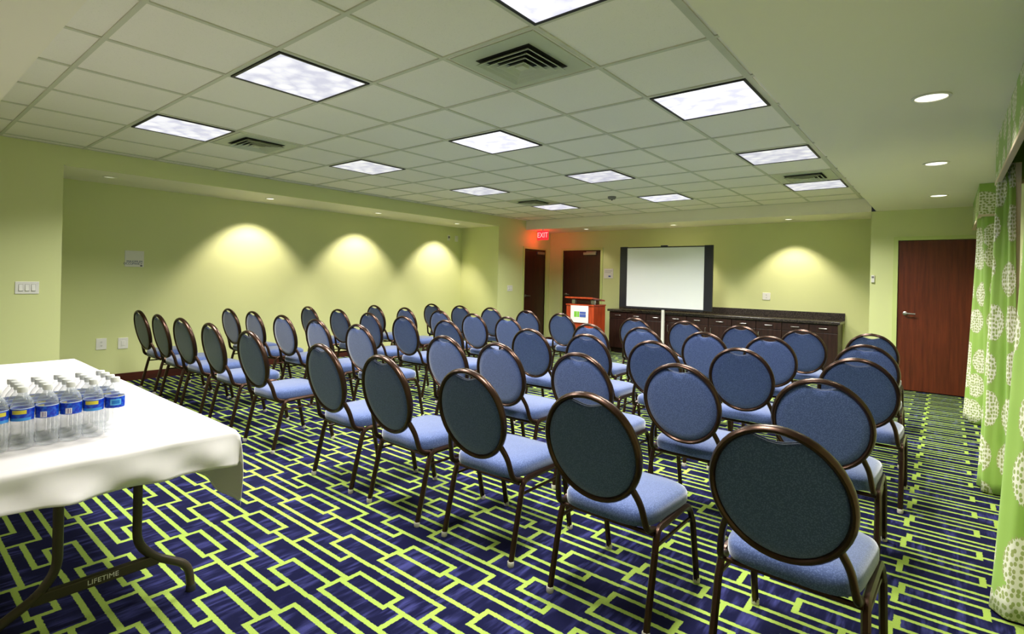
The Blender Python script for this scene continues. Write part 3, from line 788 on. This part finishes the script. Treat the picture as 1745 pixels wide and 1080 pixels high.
# ------------------------------------------------------------------ banquet chairs
def make_chair():
    t = thing('banquet_chair', '', 'chair', (0, 0, 0), group='blue round-back banquet chairs')
    fr, fab = M['bronze'], M['fabric']
    C = Vector((0, -.318, .692)); tv = Vector((0, -.10, .455)).normalized(); nv = Vector((0, tv.z, -tv.y)); ex = Vector((1, 0, 0))
    def L(p, q, n): return C + ex*p + tv*q + nv*n
    # oval frame
    a, b = .206, .220; N = 44
    m = MB(); m.tube([L(a*math.cos(2*PI*k/N), b*math.sin(2*PI*k/N), 0) for k in range(N)], .0125, .019, 10, closed=True, up=tuple(ex))
    # stiles from the oval down to the rear rail
    for s in (-1, 1):
        p0 = L(s*.166, -.135, 0)
        m.tube(arc([p0, (s*.190, -.262, .50), (s*.205, -.236, .395), (s*.205, -.17, .378)], [.10, .035]), .0120, .0145, 10, up=(1, 0, 0))
    m.build('back_frame', fr, t, smooth=True)
    # padded oval with the handle dip at the top
    A, B = .197, .211
    def outline(th):
        p, q = A*math.cos(th), B*math.sin(th)
        if q > 0 and abs(p) < .085:
            q -= .036*math.cos(p/.085*PI/2)**1.3
        return p, q
    N = 56; m = MB(); rings = []
    prof = [(0, .026), (.35, .025), (.65, .022), (.85, .017), (.95, .012), (1.0, .003), (1.0, -.004), (.965, -.010), (.8, -.0115), (.4, -.012), (0, -.012)]
    for s, n in prof:
        if s == 0: rings.append([len(m.v)]); m.v.append(tuple(L(0, -.004, n))); continue
        r = []
        for k in range(N):
            p, q = outline(2*PI*k/N); r.append(len(m.v)); m.v.append(tuple(L(p*s, q*s-.004*(1-s), n)))
        rings.append(r)
    for r0, r1 in zip(rings, rings[1:]):
        for k in range(N):
            k1 = (k+1) % N
            if len(r0) == 1: m.f.append((r0[0], r1[k], r1[k1]))
            elif len(r1) == 1: m.f.append((r0[k], r0[k1], r1[0]))
            else: m.f.append((r0[k], r0[k1], r1[k1], r1[k]))
    bk = m.build('backrest', fab, t, smooth=True)
    m = MB(); m.tube([L(*[c*.992 for c in outline(2*PI*k/N)], .006) for k in range(N)], .0042, None, 6, closed=True)
    m.build('piping', fab, bk, smooth=True)
    # seat cushion: superellipse outline, crowned
    m = MB(); N = 48; rings = []
    def so(th, sc):
        c, s = math.cos(th), math.sin(th); e = .42
        x = .5*math.copysign(abs(c)**e, c); y = .5*math.copysign(abs(s)**e, s)
        w = .405+.05*(y+.5)
        return x*w*sc, -.015+y*.455*sc
    for sc, z in [(0, .474), (.4, .473), (.7, .469), (.88, .460), (.97, .447), (1.0, .432), (1.0, .402), (.985, .392), (.95, .389), (0, .389)]:
        if sc == 0: rings.append([len(m.v)]); m.v.append((0, -.015, z)); continue
        r = []
        for k in range(N):
            x, y = so(2*PI*k/N, sc); r.append(len(m.v)); m.v.append((x, y, z))
        rings.append(r)
    for r0, r1 in zip(rings, rings[1:]):
        for k in range(N):
            k1 = (k+1) % N
            if len(r0) == 1: m.f.append((r0[0], r1[k], r1[k1]))
            elif len(r1) == 1: m.f.append((r0[k], r0[k1], r1[0]))
            else: m.f.append((r0[k], r0[k1], r1[k1], r1[k]))
    m.build('seat', fab, t, smooth=True)
    m = MB()
    for s in (-1, 1):   # side rails
        m.tube(arc([(s*.222, -.195, .30), (s*.218, -.172, .382), (s*.218, .15, .386), (s*.222, .195, .30)], .05), .0132, .0142, 12, up=(1, 0, 0), flute=.06)
    m.tube([(-.215, -.20, .372), (.215, -.20, .372)], .009, .009, 8)
    m.tube([(-.215, .14, .372), (.215, .14, .372)], .009, .009, 8)
    m.build('seat_rail', fr, t, smooth=True)
    for s in (-1, 1):
        for y0, y1 in ((-.195, -.262), (.195, .258)):
            m = MB(); m.tube([(s*.222, y0, .30), (s*.2225, y1, .008)], .0132, .0142, 12, up=(1, 0, 0), flute=.06)
            lg = m.build('leg', fr, t, smooth=True)
            m = MB(); m.lathe([(.0145, 0), (.0158, .004), (.0158, .022), (.0145, .025)], 12, (s*.2225, y1, 0)); m.build('foot_glide', M['glide'], lg, smooth=True)
        m = MB(); m.tube([(s*.216, -.192, .315), (s*.216, .192, .315)], .0075, None, 8); m.build('side_stretcher', fr, t, smooth=True)
    return t
ROWS = [
 [(-0.398,2.196),(-1.077,2.203),(-1.775,2.251),(-2.41,2.232),(-3.052,2.252),(-4.102,2.28),(-4.911,2.319),(-5.596,2.331),(-6.171,2.319),(-6.917,2.369)],
 [(-0.446,3.276),(-1.107,3.225),(-1.714,3.18),(-2.364,3.185),(-2.916,3.212),(-4.094,3.27),(-4.798,3.276),(-5.477,3.282),(-6.204,3.308),(-6.804,3.293)],
 [(-0.41,4.301),(-1.084,4.264),(-1.689,4.2),(-2.284,4.236),(-2.866,4.229),(-3.989,4.286),(-4.65,4.266),(-5.323,4.295),(-6.083,4.373),(-6.785,4.359)],
 [(-0.461,5.286),(-1.157,5.374),(-1.674,5.272),(-2.277,5.279),(-2.804,5.167),(-3.931,5.228),(-4.54,5.296),(-5.238,5.383),(-5.963,5.395),(-6.667,5.391)],
 [(-0.532,6.494),(-1.097,6.408),(-1.673,6.395),(-2.306,6.49),(-2.927,6.476),(-3.951,6.392),(-4.612,6.508),(-5.333,6.549),(-5.98,6.548),(-6.603,6.515)]]
rname = ['row nearest the camera', 'second row from the camera', 'middle row', 'fourth row from the camera', 'far row facing the whiteboard']
cname = ['end seat by the curtains', 'second seat from the curtains', 'third seat from the curtains', 'fourth seat from the curtains', 'right-hand aisle seat',
         'left-hand aisle seat', 'fourth seat from the niche wall', 'third seat from the niche wall', 'second seat from the niche wall', 'end seat by the niche wall']
c0 = make_chair()
ROT = {(0, 0): -2.0, (0, 4): -2, (0, 3): -2}
for r, row in enumerate(ROWS):
    for k, (x, y) in enumerate(row):
        rz = math.radians(ROT.get((r, k), random.uniform(-1.5, 1.5)))
        # keep the top of the back where it stands when the chair is turned a little
        x2 = x - math.sin(rz)*.37*1.0; y2 = y - .37*(1-math.cos(rz))
        lab = 'blue oval-back banquet chair, %s, %s' % (rname[r], cname[k])
        if r == 0 and k == 0: c0.location = (x2, y2, 0); c0.rotation_euler.z = rz; c0['label'] = lab
        else: clone(c0, (x2, y2, 0), rz, lab)

# ------------------------------------------------------------------ camera, world, view
cam = bpy.data.cameras.new('camera'); co = bpy.data.objects.new('camera', cam); COL.objects.link(co)
yaw, roll = .6964, -.0222
fw = Vector((-math.sin(yaw), math.cos(yaw), 0)); rt = Vector((math.cos(yaw), math.sin(yaw), 0)); dn = Vector((0, 0, -1))
rt, dn = rt*math.cos(roll)+dn*math.sin(roll), dn*math.cos(roll)-rt*math.sin(roll)
R = Matrix((rt, -dn, -fw)).transposed()
co.matrix_world = Matrix.Translation((0, 0, 1.355)) @ R.to_4x4()
cam.sensor_fit = 'HORIZONTAL'; cam.sensor_width = 36; cam.lens = 36*910.85/1745
cam.shift_x = (872.5-850.32)/1745; cam.shift_y = -(540-475.28)/1745
cam.clip_start = .02
scene.camera = co
w = bpy.data.worlds.new('world'); scene.world = w; w.use_nodes = True
w.node_tree.nodes['Background'].inputs[0].default_value = (.01, .012, .02, 1); w.node_tree.nodes['Background'].inputs[1].default_value = 1
vs = scene.view_settings
scene.display_settings.display_device = 'sRGB'
vs.view_transform = 'Standard'; vs.look = 'None'; vs.exposure = 0.12; vs.gamma = 1; vs.use_curve_mapping = False
